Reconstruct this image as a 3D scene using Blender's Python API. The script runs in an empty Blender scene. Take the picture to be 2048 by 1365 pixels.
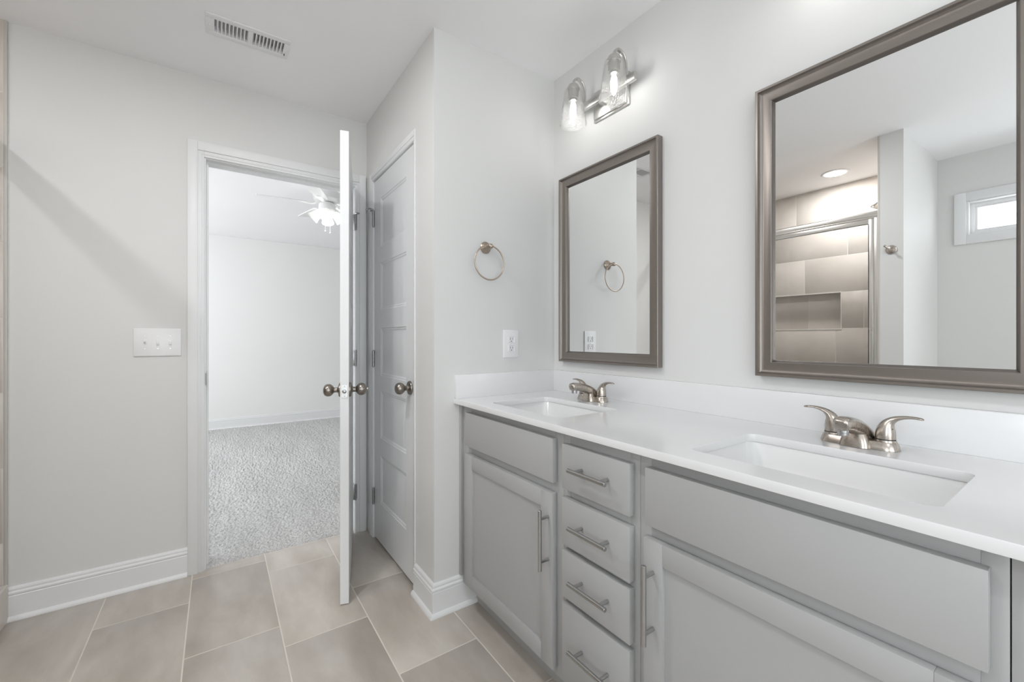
import bpy, bmesh, math, random
from mathutils import Vector, Matrix
random.seed(7)
PI = math.pi
SC = bpy.context.scene
COL = SC.collection

# ------------------------------------------------------------------ camera
cam_data = bpy.data.cameras.new('camera')
cam_data.sensor_width = 36.0
cam_data.lens = 846.0 / 2048.0 * 36.0
cam_data.shift_y = -6.5 / 2048.0
cam_data.clip_start = 0.02
cam = bpy.data.objects.new('camera', cam_data)
cam.location = (0.0, 0.0, 1.15)
cam.rotation_euler = (math.radians(90), 0, math.radians(-34.846))
COL.objects.link(cam)
SC.camera = cam

# ------------------------------------------------------------------ view + world
SC.view_settings.view_transform = 'Standard'
SC.view_settings.look = 'None'
SC.view_settings.gamma = 1.0
SC.view_settings.use_curve_mapping = False
SC.view_settings.exposure = 0.21
SC.cycles.max_bounces = 14
SC.cycles.diffuse_bounces = 9
SC.cycles.glossy_bounces = 6
SC.cycles.transparent_max_bounces = 16
SC.cycles.caustics_reflective = False
SC.cycles.caustics_refractive = False
SC.cycles.sample_clamp_indirect = 6.0
world = bpy.data.worlds.new('overcast_sky')
SC.world = world
world.use_nodes = True
wn = world.node_tree.nodes['Background']
wn.inputs[0].default_value = (0.93, 0.96, 1.0, 1)
wn.inputs[1].default_value = 2.2

# ------------------------------------------------------------------ daylight at the windows and added fill lights
def area_light(name, loc, rot, sx, sy, power, color=(1, 1, 1), spread=PI):
    d = bpy.data.lights.new(name, 'AREA')
    d.shape = 'RECTANGLE'; d.size = sx; d.size_y = sy
    d.energy = power; d.color = color; d.spread = spread
    o = bpy.data.objects.new(name, d)
    o.location = loc; o.rotation_euler = rot
    COL.objects.link(o)
    return o
# transom window in the left wall, beside the partition
area_light('daylight_transom', (-1.66, 0.20, 1.97), (0, math.radians(-90), 0), 0.18, 0.72, 1.6, (0.95, 0.98, 1.0))
# added fill light behind the camera, set at an invented window
area_light('fill_light_back', (0.0, -1.90, 1.20), (math.radians(128), 0, 0), 1.7, 1.6, 15, (0.95, 0.98, 1.0))
# added side fill light, at an invented window further back in the left wall
area_light('fill_light_side', (-1.72, -1.0, 1.20), (0, math.radians(-104), 0), 1.2, 0.9, 19, (0.93, 0.97, 1.0))
# bedroom windows (left end of the bedroom, out of view)
area_light('daylight_bedroom', (-2.08, 4.6, 1.4), (0, math.radians(-104), 0), 1.5, 2.4, 37, (0.97, 0.99, 1.0))

# ------------------------------------------------------------------ constants of the room
ZC = 2.435                      # ceiling
XW = 1.385                      # mirror wall
YT = 1.62                       # wall with the towel ring
XC = 0.735                      # closet wall
YD = 2.584                      # door wall
XL = -1.54                      # left wall
YB = -1.75                      # back wall
YP0, YP1 = 0.757, 0.870         # shower partition
XS = -0.70                      # end of partition / shower front

# ------------------------------------------------------------------ materials
def mat(name, color, rough=0.5, metal=0.0, spec=0.5, bump=0.0, bscale=200.0, var=0.0, vscale=4.0, coat=0.0, emit=None, estr=0.0):
    m = bpy.data.materials.new(name); m.use_nodes = True
    nt = m.node_tree; b = nt.nodes['Principled BSDF']
    b.inputs['Base Color'].default_value = (*color, 1)
    b.inputs['Roughness'].default_value = rough
    b.inputs['Metallic'].default_value = metal
    b.inputs['Specular IOR Level'].default_value = spec
    b.inputs['Coat Weight'].default_value = coat
    tc = nt.nodes.new('ShaderNodeTexCoord')
    if var > 0:
        n = nt.nodes.new('ShaderNodeTexNoise'); n.inputs['Scale'].default_value = vscale
        n.inputs['Detail'].default_value = 4
        nt.links.new(tc.outputs['Object'], n.inputs['Vector'])
        r = nt.nodes.new('ShaderNodeValToRGB')
        r.color_ramp.elements[0].position = 0.3; r.color_ramp.elements[1].position = 0.7
        r.color_ramp.elements[0].color = (*[c * (1 - var) for c in color], 1)
        r.color_ramp.elements[1].color = (*[min(1, c * (1 + var)) for c in color], 1)
        nt.links.new(n.outputs['Fac'], r.inputs['Fac'])
        nt.links.new(r.outputs['Color'], b.inputs['Base Color'])
    if bump > 0:
        n2 = nt.nodes.new('ShaderNodeTexNoise'); n2.inputs['Scale'].default_value = bscale
        n2.inputs['Detail'].default_value = 3
        nt.links.new(tc.outputs['Object'], n2.inputs['Vector'])
        bp = nt.nodes.new('ShaderNodeBump'); bp.inputs['Strength'].default_value = bump
        bp.inputs['Distance'].default_value = 0.002
        nt.links.new(n2.outputs['Fac'], bp.inputs['Height'])
        nt.links.new(bp.outputs['Normal'], b.inputs['Normal'])
    if emit:
        b.inputs['Emission Color'].default_value = (*emit, 1)
        b.inputs['Emission Strength'].default_value = estr
    return m

M = {}
M['wall'] = mat('wall_paint', (0.675, 0.675, 0.666), 0.62, var=0.008, vscale=2, bump=0.08, bscale=320)
M['bed_wall'] = mat('bedroom_wall_paint', (0.775, 0.775, 0.765), 0.65, var=0.008, vscale=2, bump=0.05, bscale=320)
M['ceiling'] = mat('ceiling_paint', (0.87, 0.87, 0.88), 0.8, var=0.006, vscale=2, bump=0.08, bscale=260)
M['trim'] = mat('trim_paint', (0.74, 0.745, 0.75), 0.42, var=0.004, vscale=5)
M['door'] = mat('door_paint', (0.75, 0.755, 0.76), 0.33, var=0.006, vscale=5, bump=0.05, bscale=120)
M['cabinet'] = mat('grey_cabinet_paint', (0.385, 0.385, 0.384), 0.38, var=0.012, vscale=3, bump=0.04, bscale=150)
M['quartz'] = mat('white_quartz', (0.73, 0.73, 0.735), 0.16, var=0.010, vscale=9, coat=0.15)
M['ceramic'] = mat('white_ceramic', (0.74, 0.74, 0.74), 0.07, var=0.003, coat=0.4)
M['plastic'] = mat('white_plastic', (0.77, 0.77, 0.775), 0.3, var=0.004)
M['slot'] = mat('dark_slot', (0.05, 0.05, 0.05), 0.6, var=0.02)
M['dark'] = mat('dark_cavity', (0.03, 0.03, 0.03), 0.8, var=0.02)
M['duct'] = mat('duct_grey', (0.36, 0.36, 0.36), 0.7, var=0.02)
M['frosted'] = mat('frosted_lens', (0.9, 0.9, 0.9), 0.4, var=0.0, emit=(1, 0.99, 0.98), estr=2.5)
M['bulb'] = mat('lit_bulb', (1, 1, 1), 0.3, var=0.0, emit=(1, 0.985, 0.965), estr=24.0)
M['softbulb'] = mat('soft_lit_bulb', (1, 1, 1), 0.3, emit=(1, 0.98, 0.95), estr=1.6)
M['bulb_base'] = mat('bulb_base_metal', (0.6, 0.6, 0.58), 0.3, metal=1.0, var=0.02)

def brushed(name, color, rough, aniso_scale=(1, 1, 60), var=0.06, metal=1.0):
    m = mat(name, color, rough, metal=metal)
    nt = m.node_tree; b = nt.nodes['Principled BSDF']
    tc = nt.nodes['Texture Coordinate']
    mp = nt.nodes.new('ShaderNodeMapping'); mp.inputs['Scale'].default_value = aniso_scale
    n = nt.nodes.new('ShaderNodeTexNoise'); n.inputs['Scale'].default_value = 12; n.inputs['Detail'].default_value = 5
    nt.links.new(tc.outputs['Object'], mp.inputs['Vector']); nt.links.new(mp.outputs['Vector'], n.inputs['Vector'])
    mr = nt.nodes.new('ShaderNodeMapRange')
    mr.inputs['To Min'].default_value = rough * 0.93; mr.inputs['To Max'].default_value = rough * 1.08
    var *= 0.3
    nt.links.new(n.outputs['Fac'], mr.inputs['Value']); nt.links.new(mr.outputs['Result'], b.inputs['Roughness'])
    r = nt.nodes.new('ShaderNodeValToRGB')
    r.color_ramp.elements[0].color = (*[c * (1 - var) for c in color], 1)
    r.color_ramp.elements[1].color = (*[min(1, c * (1 + var)) for c in color], 1)
    nt.links.new(n.outputs['Fac'], r.inputs['Fac']); nt.links.new(r.outputs['Color'], b.inputs['Base Color'])
    return m
M['nickel'] = brushed('brushed_nickel', (0.47, 0.425, 0.38), 0.27, (40, 1, 1))
M['ring'] = brushed('bronzed_nickel_ring', (0.43, 0.36, 0.30), 0.30, (30, 30, 30))
M['fixture'] = brushed('satin_nickel_fixture', (0.62, 0.61, 0.59), 0.28, (1, 1, 30))
M['steel'] = brushed('stainless_pull', (0.46, 0.46, 0.455), 0.25, (60, 60, 1))
M['antique'] = brushed('aged_nickel_knob', (0.30, 0.27, 0.24), 0.28, (30, 30, 30), 0.15)
M['hinge'] = brushed('hinge_steel', (0.42, 0.42, 0.42), 0.35, (1, 1, 40))
M['latch'] = brushed('latch_plate_steel', (0.62, 0.62, 0.61), 0.35, (1, 1, 40))
M['mframe'] = brushed('taupe_mirror_frame', (0.235, 0.208, 0.188), 0.34, (6, 6, 6), 0.05, metal=0.65)
M['mlip_shaded'] = brushed('shaded_taupe_lip', (0.16, 0.142, 0.128), 0.36, (6, 6, 6), 0.05, metal=0.6)  # frame taupe darkened: shade of the inner bevel put into the colour
M['shower_metal'] = brushed('satin_shower_metal', (0.66, 0.63, 0.59), 0.28, (1, 1, 1), 0.02)

def mirror_mat():
    m = mat('mirror_silver', (0.93, 0.935, 0.93), 0.0, metal=1.0, var=0.002)
    return m
M['mirror'] = mirror_mat()

def glass_mat(name, tint, gloss, seeded=False):
    m = bpy.data.materials.new(name); m.use_nodes = True
    nt = m.node_tree; nt.nodes.clear()
    out = nt.nodes.new('ShaderNodeOutputMaterial')
    tr = nt.nodes.new('ShaderNodeBsdfTransparent'); tr.inputs[0].default_value = (*tint, 1)
    gl = nt.nodes.new('ShaderNodeBsdfGlossy'); gl.inputs['Roughness'].default_value = 0.02
    mx = nt.nodes.new('ShaderNodeMixShader')
    fr = nt.nodes.new('ShaderNodeLayerWeight'); fr.inputs['Blend'].default_value = 0.5
    pw = nt.nodes.new('ShaderNodeMath'); pw.operation = 'POWER'; pw.inputs[1].default_value = 4.0
    nt.links.new(fr.outputs['Facing'], pw.inputs[0])
    ml = nt.nodes.new('ShaderNodeMath'); ml.operation = 'MULTIPLY_ADD'; ml.use_clamp = True
    ml.inputs[1].default_value = 0.6 * gloss; ml.inputs[2].default_value = 0.03
    nt.links.new(pw.outputs[0], ml.inputs[0]); nt.links.new(ml.outputs[0], mx.inputs[0])
    nt.links.new(tr.outputs[0], mx.inputs[1]); nt.links.new(gl.outputs[0], mx.inputs[2])
    last = mx
    tc = nt.nodes.new('ShaderNodeTexCoord')
    n = nt.nodes.new('ShaderNodeTexNoise'); n.inputs['Scale'].default_value = 3.0
    nt.links.new(tc.outputs['Object'], n.inputs['Vector'])
    if seeded:
        v = nt.nodes.new('ShaderNodeTexVoronoi'); v.inputs['Scale'].default_value = 210.0
        nt.links.new(tc.outputs['Object'], v.inputs['Vector'])
        n.inputs['Scale'].default_value = 420.0; n.inputs['Detail'].default_value = 4
        r = nt.nodes.new('ShaderNodeValToRGB')
        r.color_ramp.elements[0].position = 0.20; r.color_ramp.elements[0].color = (1, 1, 1, 1)
        r.color_ramp.elements[1].position = 0.34; r.color_ramp.elements[1].color = (0, 0, 0, 1)
        nt.links.new(v.outputs['Distance'], r.inputs['Fac'])
        bp = nt.nodes.new('ShaderNodeBump'); bp.inputs['Strength'].default_value = 0.7; bp.inputs['Distance'].default_value = 0.003
        nt.links.new(n.outputs['Fac'], bp.inputs['Height'])
        nt.links.new(bp.outputs[0], gl.inputs['Normal'])
        di = nt.nodes.new('ShaderNodeBsdfGlossy'); di.inputs['Color'].default_value = (0.85, 0.85, 0.85, 1)
        di.inputs['Roughness'].default_value = 0.25
        nt.links.new(bp.outputs[0], di.inputs['Normal'])
        mu = nt.nodes.new('ShaderNodeMath'); mu.operation = 'MULTIPLY'; mu.inputs[1].default_value = 0.26
        nt.links.new(r.outputs['Color'], mu.inputs[0])
        m2 = nt.nodes.new('ShaderNodeMixShader')
        nt.links.new(mu.outputs[0], m2.inputs[0]); nt.links.new(mx.outputs[0], m2.inputs[1]); nt.links.new(di.outputs[0], m2.inputs[2])
        last = m2
    else:
        mr = nt.nodes.new('ShaderNodeMapRange'); mr.inputs['To Min'].default_value = 0.015; mr.inputs['To Max'].default_value = 0.03
        nt.links.new(n.outputs['Fac'], mr.inputs['Value']); nt.links.new(mr.outputs[0], gl.inputs['Roughness'])
    nt.links.new(last.outputs[0], out.inputs['Surface'])
    return m
M['shower_glass'] = glass_mat('shower_glass', (0.965, 0.963, 0.960), 0.9)
M['window_glass'] = glass_mat('window_glass', (0.97, 0.98, 0.98), 0.8)
M['seeded'] = glass_mat('seeded_glass', (0.97, 0.97, 0.965), 1.6, True)

def shade_mat():
    m = bpy.data.materials.new('opal_glass_shade'); m.use_nodes = True
    nt = m.node_tree; b = nt.nodes['Principled BSDF']
    b.inputs['Base Color'].default_value = (0.9, 0.9, 0.9, 1); b.inputs['Roughness'].default_value = 0.3
    tl = nt.nodes.new('ShaderNodeBsdfTranslucent'); tl.inputs[0].default_value = (0.95, 0.95, 0.93, 1)
    n = nt.nodes.new('ShaderNodeTexNoise'); n.inputs['Scale'].default_value = 20
    mr = nt.nodes.new('ShaderNodeMapRange'); mr.inputs['To Min'].default_value = 0.6; mr.inputs['To Max'].default_value = 0.7
    mx = nt.nodes.new('ShaderNodeMixShader')
    nt.links.new(n.outputs['Fac'], mr.inputs['Value']); nt.links.new(mr.outputs[0], mx.inputs[0])
    nt.links.new(b.outputs[0], mx.inputs[1]); nt.links.new(tl.outputs[0], mx.inputs[2])
    nt.links.new(mx.outputs[0], nt.nodes['Material Output'].inputs['Surface'])
    return m
M['opal'] = shade_mat()

def tile_mat(name, dark, light, rough, seed=0.0):
    m = bpy.data.materials.new(name); m.use_nodes = True
    nt = m.node_tree; b = nt.nodes['Principled BSDF']
    tc = nt.nodes.new('ShaderNodeTexCoord')
    at = nt.nodes.new('ShaderNodeAttribute'); at.attribute_name = 'tint'
    ad = nt.nodes.new('ShaderNodeVectorMath'); ad.operation = 'MULTIPLY_ADD'
    ad.inputs[1].default_value = (9, 7, 5)
    nt.links.new(at.outputs['Color'], ad.inputs[0]); nt.links.new(tc.outputs['Object'], ad.inputs[2])
    mp = nt.nodes.new('ShaderNodeMapping'); mp.inputs['Scale'].default_value = (2.2, 0.8, 1.0)
    mp.inputs['Rotation'].default_value = (0.2, 0.1, 0.6)
    nt.links.new(ad.outputs[0], mp.inputs['Vector'])
    n = nt.nodes.new('ShaderNodeTexNoise'); n.inputs['Scale'].default_value = 3.2; n.inputs['Detail'].default_value = 9
    n.inputs['Roughness'].default_value = 0.55; n.inputs['Distortion'].default_value = 0.25
    nt.links.new(mp.outputs[0], n.inputs['Vector'])
    r = nt.nodes.new('ShaderNodeValToRGB')
    r.color_ramp.elements[0].position = 0.30; r.color_ramp.elements[0].color = (*dark, 1)
    r.color_ramp.elements[1].position = 0.72; r.color_ramp.elements[1].color = (*light, 1)
    nt.links.new(n.outputs['Fac'], r.inputs['Fac'])
    sp = nt.nodes.new('ShaderNodeSeparateColor'); nt.links.new(at.outputs['Color'], sp.inputs[0])
    mr = nt.nodes.new('ShaderNodeMapRange'); mr.inputs['To Min'].default_value = 0.93; mr.inputs['To Max'].default_value = 1.06
    nt.links.new(sp.outputs[0], mr.inputs['Value'])
    sc = nt.nodes.new('ShaderNodeVectorMath'); sc.operation = 'SCALE'
    nt.links.new(r.outputs['Color'], sc.inputs[0]); nt.links.new(mr.outputs[0], sc.inputs['Scale'])
    nt.links.new(sc.outputs[0], b.inputs['Base Color'])
    n2 = nt.nodes.new('ShaderNodeTexNoise'); n2.inputs['Scale'].default_value = 14; n2.inputs['Detail'].default_value = 6
    nt.links.new(ad.outputs[0], n2.inputs['Vector'])
    m3 = nt.nodes.new('ShaderNodeMapRange'); m3.inputs['To Min'].default_value = rough * 0.85; m3.inputs['To Max'].default_value = rough * 1.2
    nt.links.new(n2.outputs['Fac'], m3.inputs['Value']); nt.links.new(m3.outputs[0], b.inputs['Roughness'])
    return m
M['floor_tile'] = tile_mat('floor_tile_stone', (0.40, 0.355, 0.31), (0.58, 0.54, 0.49), 0.30)
M['wall_tile'] = tile_mat('shower_tile_stone', (0.54, 0.488, 0.437), (0.68, 0.635, 0.585), 0.35)
M['grout'] = mat('floor_grout', (0.68, 0.63, 0.56), 0.8, var=0.03, vscale=30, bump=0.1)
M['wgrout'] = mat('wall_grout', (0.66, 0.64, 0.60), 0.8, var=0.02, vscale=30, bump=0.1)
M['trimtile'] = mat('tile_edge_trim', (0.52, 0.50, 0.46), 0.4, var=0.03, vscale=8)

def carpet_mat():
    m = mat('grey_carpet', (0.50, 0.49, 0.48), 0.95, spec=0.1, var=0.0)
    nt = m.node_tree; b = nt.nodes['Principled BSDF']; tc = nt.nodes['Texture Coordinate']
    n = nt.nodes.new('ShaderNodeTexNoise'); n.inputs['Scale'].default_value = 160; n.inputs['Detail'].default_value = 3
    n1 = nt.nodes.new('ShaderNodeTexNoise'); n1.inputs['Scale'].default_value = 2.2; n1.inputs['Detail'].default_value = 3
    mp = nt.nodes.new('ShaderNodeMapping'); mp.inputs['Scale'].default_value = (2.5, 0.5, 1); mp.inputs['Rotation'].default_value = (0, 0, -0.3)
    for x in (n,): nt.links.new(tc.outputs['Object'], x.inputs['Vector'])
    nt.links.new(tc.outputs['Object'], mp.inputs['Vector']); nt.links.new(mp.outputs[0], n1.inputs['Vector'])
    r = nt.nodes.new('ShaderNodeValToRGB')
    r.color_ramp.elements[0].position = 0.32; r.color_ramp.elements[0].color = (0.40, 0.395, 0.385, 1)
    r.color_ramp.elements[1].position = 0.58; r.color_ramp.elements[1].color = (0.66, 0.655, 0.65, 1)
    nt.links.new(n.outputs['Fac'], r.inputs['Fac'])
    mr = nt.nodes.new('ShaderNodeMapRange'); mr.inputs['From Min'].default_value = 0.35; mr.inputs['From Max'].default_value = 0.65
    mr.inputs['To Min'].default_value = 0.93; mr.inputs['To Max'].default_value = 1.03
    nt.links.new(n1.outputs['Fac'], mr.inputs['Value'])
    sc = nt.nodes.new('ShaderNodeVectorMath'); sc.operation = 'SCALE'
    nt.links.new(r.outputs['Color'], sc.inputs[0]); nt.links.new(mr.outputs[0], sc.inputs['Scale'])
    nt.links.new(sc.outputs[0], b.inputs['Base Color'])
    return m
M['carpet'] = carpet_mat()

# ------------------------------------------------------------------ mesh helpers (world coordinates)
def catmull(P, k):
    """Catmull-Rom resampling of a list of equal-length tuples, k steps per span"""
    out = []
    for i in range(len(P) - 1):
        p0 = P[max(i - 1, 0)]; p1 = P[i]; p2 = P[i + 1]; p3 = P[min(i + 2, len(P) - 1)]
        for j in range(k):
            t = j / k
            out.append(tuple(0.5 * (2 * b + (c - a) * t + (2 * a - 5 * b + 4 * c - d) * t * t + (3 * b - a - 3 * c + d) * t ** 3) for a, b, c, d in zip(p0, p1, p2, p3)))
    out.append(tuple(P[-1]))
    return out
class MB:
    def __init__(self): self.bm = bmesh.new(); self.mats = []
    def slot(self, m):
        if m is None: return 0
        if m not in self.mats: self.mats.append(m)
        return self.mats.index(m)
    def box(self, a, b, bev=0.0, seg=2, m=None):
        x0, x1 = sorted((a[0], b[0])); y0, y1 = sorted((a[1], b[1])); z0, z1 = sorted((a[2], b[2]))
        t = bmesh.new()
        bmesh.ops.create_cube(t, size=1.0)
        for v in t.verts:
            v.co = Vector((x0 + (v.co.x + .5) * (x1 - x0), y0 + (v.co.y + .5) * (y1 - y0), z0 + (v.co.z + .5) * (z1 - z0)))
        if bev > 0:
            bmesh.ops.bevel(t, geom=t.edges[:], offset=bev, segments=seg, affect='EDGES', profile=0.5)
        self.merge(t, m); return self
    def merge(self, t, m=None, mtx=None):
        k = self.slot(m); mp = {}
        for v in t.verts:
            mp[v] = self.bm.verts.new(mtx @ v.co if mtx else v.co)
        for f in t.faces:
            try:
                nf = self.bm.faces.new([mp[v] for v in f.verts]); nf.material_index = k
            except ValueError: pass
        t.free()
    def poly(self, pts, m=None):
        f = self.bm.faces.new([self.bm.verts.new(p) for p in pts]); f.material_index = self.slot(m); return f
    def rings(self, rings, cap0=True, cap1=True, closed=False, m=None):
        k = self.slot(m)
        R = [[self.bm.verts.new(p) for p in r] for r in rings]
        n = len(R[0]); seq = list(zip(R[:-1], R[1:]))
        if closed: seq.append((R[-1], R[0]))
        for a, b in seq:
            for i in range(n):
                f = self.bm.faces.new([a[i], a[(i + 1) % n], b[(i + 1) % n], b[i]]); f.material_index = k
        if not closed:
            if cap0: self.bm.faces.new(list(reversed(R[0]))).material_index = k
            if cap1: self.bm.faces.new(R[-1]).material_index = k
        return self
    def lathe(self, prof, origin, axis, n=32, m=None):
        """prof: list of (radius, distance along axis)"""
        ax = Vector(axis).normalized(); o = Vector(origin)
        s = ax.orthogonal().normalized(); t = ax.cross(s)
        rs = []
        for r, h in prof:
            r = max(r, 1e-5)
            rs.append([o + ax * h + s * (r * math.cos(2 * PI * i / n)) + t * (r * math.sin(2 * PI * i / n)) for i in range(n)])
        return self.rings(rs, m=m)
    def cyl(self, p0, p1, r, n=24, bev=0.0, m=None):
        L = (Vector(p1) - Vector(p0)).length
        pr = [(r, 0), (r, L)] if bev <= 0 else [(r - bev, 0), (r, bev), (r, L - bev), (r - bev, L)]
        return self.lathe(pr, p0, Vector(p1) - Vector(p0), n, m)
    def loft(self, path, sizes, side=(1, 0, 0), n=20, closed=False, power=2.0, m=None, sub=3):
        """elliptical sections (half width along side, half height) swept along path"""
        if not closed and len(path) > 2 and sub > 1:
            if not isinstance(sizes, list): sizes = [sizes] * len(path)
            q = catmull([tuple(p) + tuple(z) for p, z in zip(path, sizes)], sub)
            path = [a[:3] for a in q]; sizes = [(max(a[3], 1e-4), max(a[4], 1e-4)) for a in q]
        P = [Vector(p) for p in path]; rs = []
        for i, p in enumerate(P):
            if closed: t = (P[(i + 1) % len(P)] - P[i - 1]).normalized()
            else: t = (P[min(i + 1, len(P) - 1)] - P[max(i - 1, 0)]).normalized()
            s = Vector(side); s = (s - t * s.dot(t)).normalized(); u = t.cross(s)
            w, h = sizes[i] if isinstance(sizes, list) else sizes
            ring = []
            for k in range(n):
                a = 2 * PI * k / n; c, d = math.cos(a), math.sin(a)
                c = math.copysign(abs(c) ** (2 / power), c); d = math.copysign(abs(d) ** (2 / power), d)
                ring.append(p + s * (w * c) + u * (h * d))
            rs.append(ring)
        return self.rings(rs, closed=closed, m=m)
    def torus(self, c, R, r, axis, n=64, k=12, m=None):
        ax = Vector(axis).normalized(); s = ax.orthogonal().normalized(); t = ax.cross(s)
        rs = []
        for i in range(n):
            a = 2 * PI * i / n; d = s * math.cos(a) + t * math.sin(a)
            rs.append([Vector(c) + d * (R + r * math.cos(2 * PI * j / k)) + ax * (r * math.sin(2 * PI * j / k)) for j in range(k)])
        return self.rings(rs, closed=True, m=m)
    def sphere(self, c, r, m=None, n=24):
        t = bmesh.new(); bmesh.ops.create_uvsphere(t, u_segments=n, v_segments=n // 2, radius=r)
        self.merge(t, m, Matrix.Translation(Vector(c))); return self
    def frame(self, prof, y0, y1, z0, z1, xw, m=None):
        """mitred rectangular frame on the wall x=xw; prof = (inset from outer edge, depth off the wall)"""
        rs = []
        for cy, cz, sy, sz in ((y0, z0, 1, 1), (y1, z0, -1, 1), (y1, z1, -1, -1), (y0, z1, 1, -1)):
            rs.append([Vector((xw - d, cy + sy * w, cz + sz * w)) for w, d in prof])
        return self.rings(rs, closed=True, m=m)

def finish_mesh(name, mb, mats, angle=32):
    bmesh.ops.recalc_face_normals(mb.bm, faces=mb.bm.faces[:])
    me = bpy.data.meshes.new(name); mb.bm.to_mesh(me); mb.bm.free()
    for m in mats: me.materials.append(m)
    for p in me.polygons: p.use_smooth = True
    me.set_sharp_from_angle(angle=math.radians(angle))
    return me

ROOTLOC = {}
def shift_of(o):
    while o.parent: o = o.parent
    return o.location.copy()
def tag(o, label=None, cat=None, group=None, kind=None):
    if label: o['label'] = label
    if cat: o['category'] = cat
    if group: o['group'] = group
    if kind: o['kind'] = kind
    return o
def obj(name, mb, m, parent=None, label=None, cat=None, group=None, kind=None, angle=32, world=True):
    mats = mb.mats if mb.mats else [m]
    me = finish_mesh(name, mb, mats, angle)
    o = bpy.data.objects.new(name, me); COL.objects.link(o)
    if parent:
        o.parent = parent
        if world: me.transform(Matrix.Translation(-shift_of(parent)))
    elif world:
        xs = [v.co for v in me.vertices]
        c = Vector(((min(v.x for v in xs) + max(v.x for v in xs)) / 2, (min(v.y for v in xs) + max(v.y for v in xs)) / 2, min(v.z for v in xs)))
        me.transform(Matrix.Translation(-c)); o.location = c
    return tag(o, label, cat, group, kind)
def thing(name, loc, label, cat, group=None, kind=None):
    o = bpy.data.objects.new(name, None); COL.objects.link(o)
    o.location = loc; o.empty_display_size = 0.05
    return tag(o, label, cat, group, kind)
def copy_tree(o, loc, label, parent=None):
    c = o.copy(); COL.objects.link(c)
    if parent: c.parent = parent
    else:
        c.location = loc
        if label: c['label'] = label
    for ch in list(o.children): copy_tree(ch, None, None, c)
    return c
def structure(name, mb, m, label, cat, angle=32):
    return obj(name, mb, m, label=label, cat=cat, kind='structure', angle=angle)

def rrect(cx, cy, hx, hy, r, n=6):
    pts = []
    for sx, sy, a0 in ((1, 1, 0), (-1, 1, 90), (-1, -1, 180), (1, -1, 270)):
        for k in range(n + 1):
            a = math.radians(a0 + 90 * k / n)
            pts.append((cx + sx * (hx - r) + r * math.cos(a), cy + sy * (hy - r) + r * math.sin(a)))
    return pts

# ------------------------------------------------------------------ tiles
def tile_field(mb, O, U, V, N, rects, tm, gm, bounds, gap=0.004, h=0.0012, holes=()):
    """rects in (u0,u1,v0,v1); grout plane behind"""
    O, U, V, N = map(Vector, (O, U, V, N))
    lay = mb.bm.loops.layers.color.get('tint') or mb.bm.loops.layers.color.new('tint')
    kt, kg = mb.slot(tm), mb.slot(gm)
    P = lambda u, v, d: O + U * u + V * v + N * d
    b0, b1, c0, c1 = bounds
    cells = [(b0, b1, c0, c1)]
    for hh in holes:
        n = []
        for (u0, u1, v0, v1) in cells:
            if hh[0] >= u1 or hh[1] <= u0 or hh[2] >= v1 or hh[3] <= v0: n.append((u0, u1, v0, v1)); continue
            n += [(u0, hh[0], v0, v1), (hh[1], u1, v0, v1), (max(u0, hh[0]), min(u1, hh[1]), v0, hh[2]), (max(u0, hh[0]), min(u1, hh[1]), hh[3], v1)]
        cells = [c for c in n if c[1] > c[0] + 1e-6 and c[3] > c[2] + 1e-6]
    for (u0, u1, v0, v1) in cells:
        f = mb.bm.faces.new([mb.bm.verts.new(P(*p, 0)) for p in ((u0, v0), (u1, v0), (u1, v1), (u0, v1))]); f.material_index = kg
    g = gap / 2; e = 0.0015
    for (u0, u1, v0, v1) in rects:
        u0 = max(u0, b0); u1 = min(u1, b1); v0 = max(v0, c0); v1 = min(v1, c1)
        if u1 - u0 < 0.012 or v1 - v0 < 0.012: continue
        col = (random.random(), random.random(), random.random(), 1)
        lo = [mb.bm.verts.new(P(*p, 0.0001)) for p in ((u0 + g, v0 + g), (u1 - g, v0 + g), (u1 - g, v1 - g), (u0 + g, v1 - g))]
        hi = [mb.bm.verts.new(P(*p, h)) for p in ((u0 + g + e, v0 + g + e), (u1 - g - e, v0 + g + e), (u1 - g - e, v1 - g - e), (u0 + g + e, v1 - g - e))]
        fs = [mb.bm.faces.new(hi)] + [mb.bm.faces.new([lo[i], lo[(i + 1) % 4], hi[(i + 1) % 4], hi[i]]) for i in range(4)]
        for f in fs:
            f.material_index = kt
            for l in f.loops: l[lay] = col

# ------------------------------------------------------------------ room shell
# floor
rects = []
xb = [-0.10 + 0.3045 * k for k in range(-5, 6)]
offs = {-1: 2.305, 0: 1.910, 1: 1.772, 2: 1.405, -2: 1.975, 3: 1.70, 4: 1.5, -3: 2.2, -4: 1.9, -5: 1.7}
for k in range(-5, 6):
    x0 = -0.10 + 0.3045 * k; o = offs.get(k, 1.6)
    for j in range(-8, 4):
        rects.append((x0, x0 + 0.3045, o + j * 0.606, o + (j + 1) * 0.606))
mb = MB()
tile_field(mb, (0, 0, 0), (1, 0, 0), (0, 1, 0), (0, 0, 1), rects, M['floor_tile'], M['grout'], (XL, XW, YB, 2.596), gap=0.0045, h=0.0008)
bmf = mb
bmf.box((XL, YB, -0.05), (XW, 2.60, -0.0005), m=M['grout'])
structure('floor', mb, M['floor_tile'], 'taupe stone-look tile floor of the bathroom with pale grout lines', 'floor')
# ceiling with the vent hole left as a plain plane (the vent sits in a shallow recess)
VX0, VX1, VY0, VY1 = -0.012, 0.242, 2.078, 2.162
mb = MB()
for a, b in (((XL - .1, YB - .1), (XW + .1, VY0)), ((XL - .1, VY1), (XW + .1, YD + .001)), ((XL - .1, VY0), (VX0, VY1)), ((VX1, VY0), (XW + .1, VY1))):
    mb.box((a[0], a[1], ZC), (b[0], b[1], ZC + 0.1))
structure('ceiling', mb, M['ceiling'], 'flat white bathroom ceiling', 'ceiling')

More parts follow.
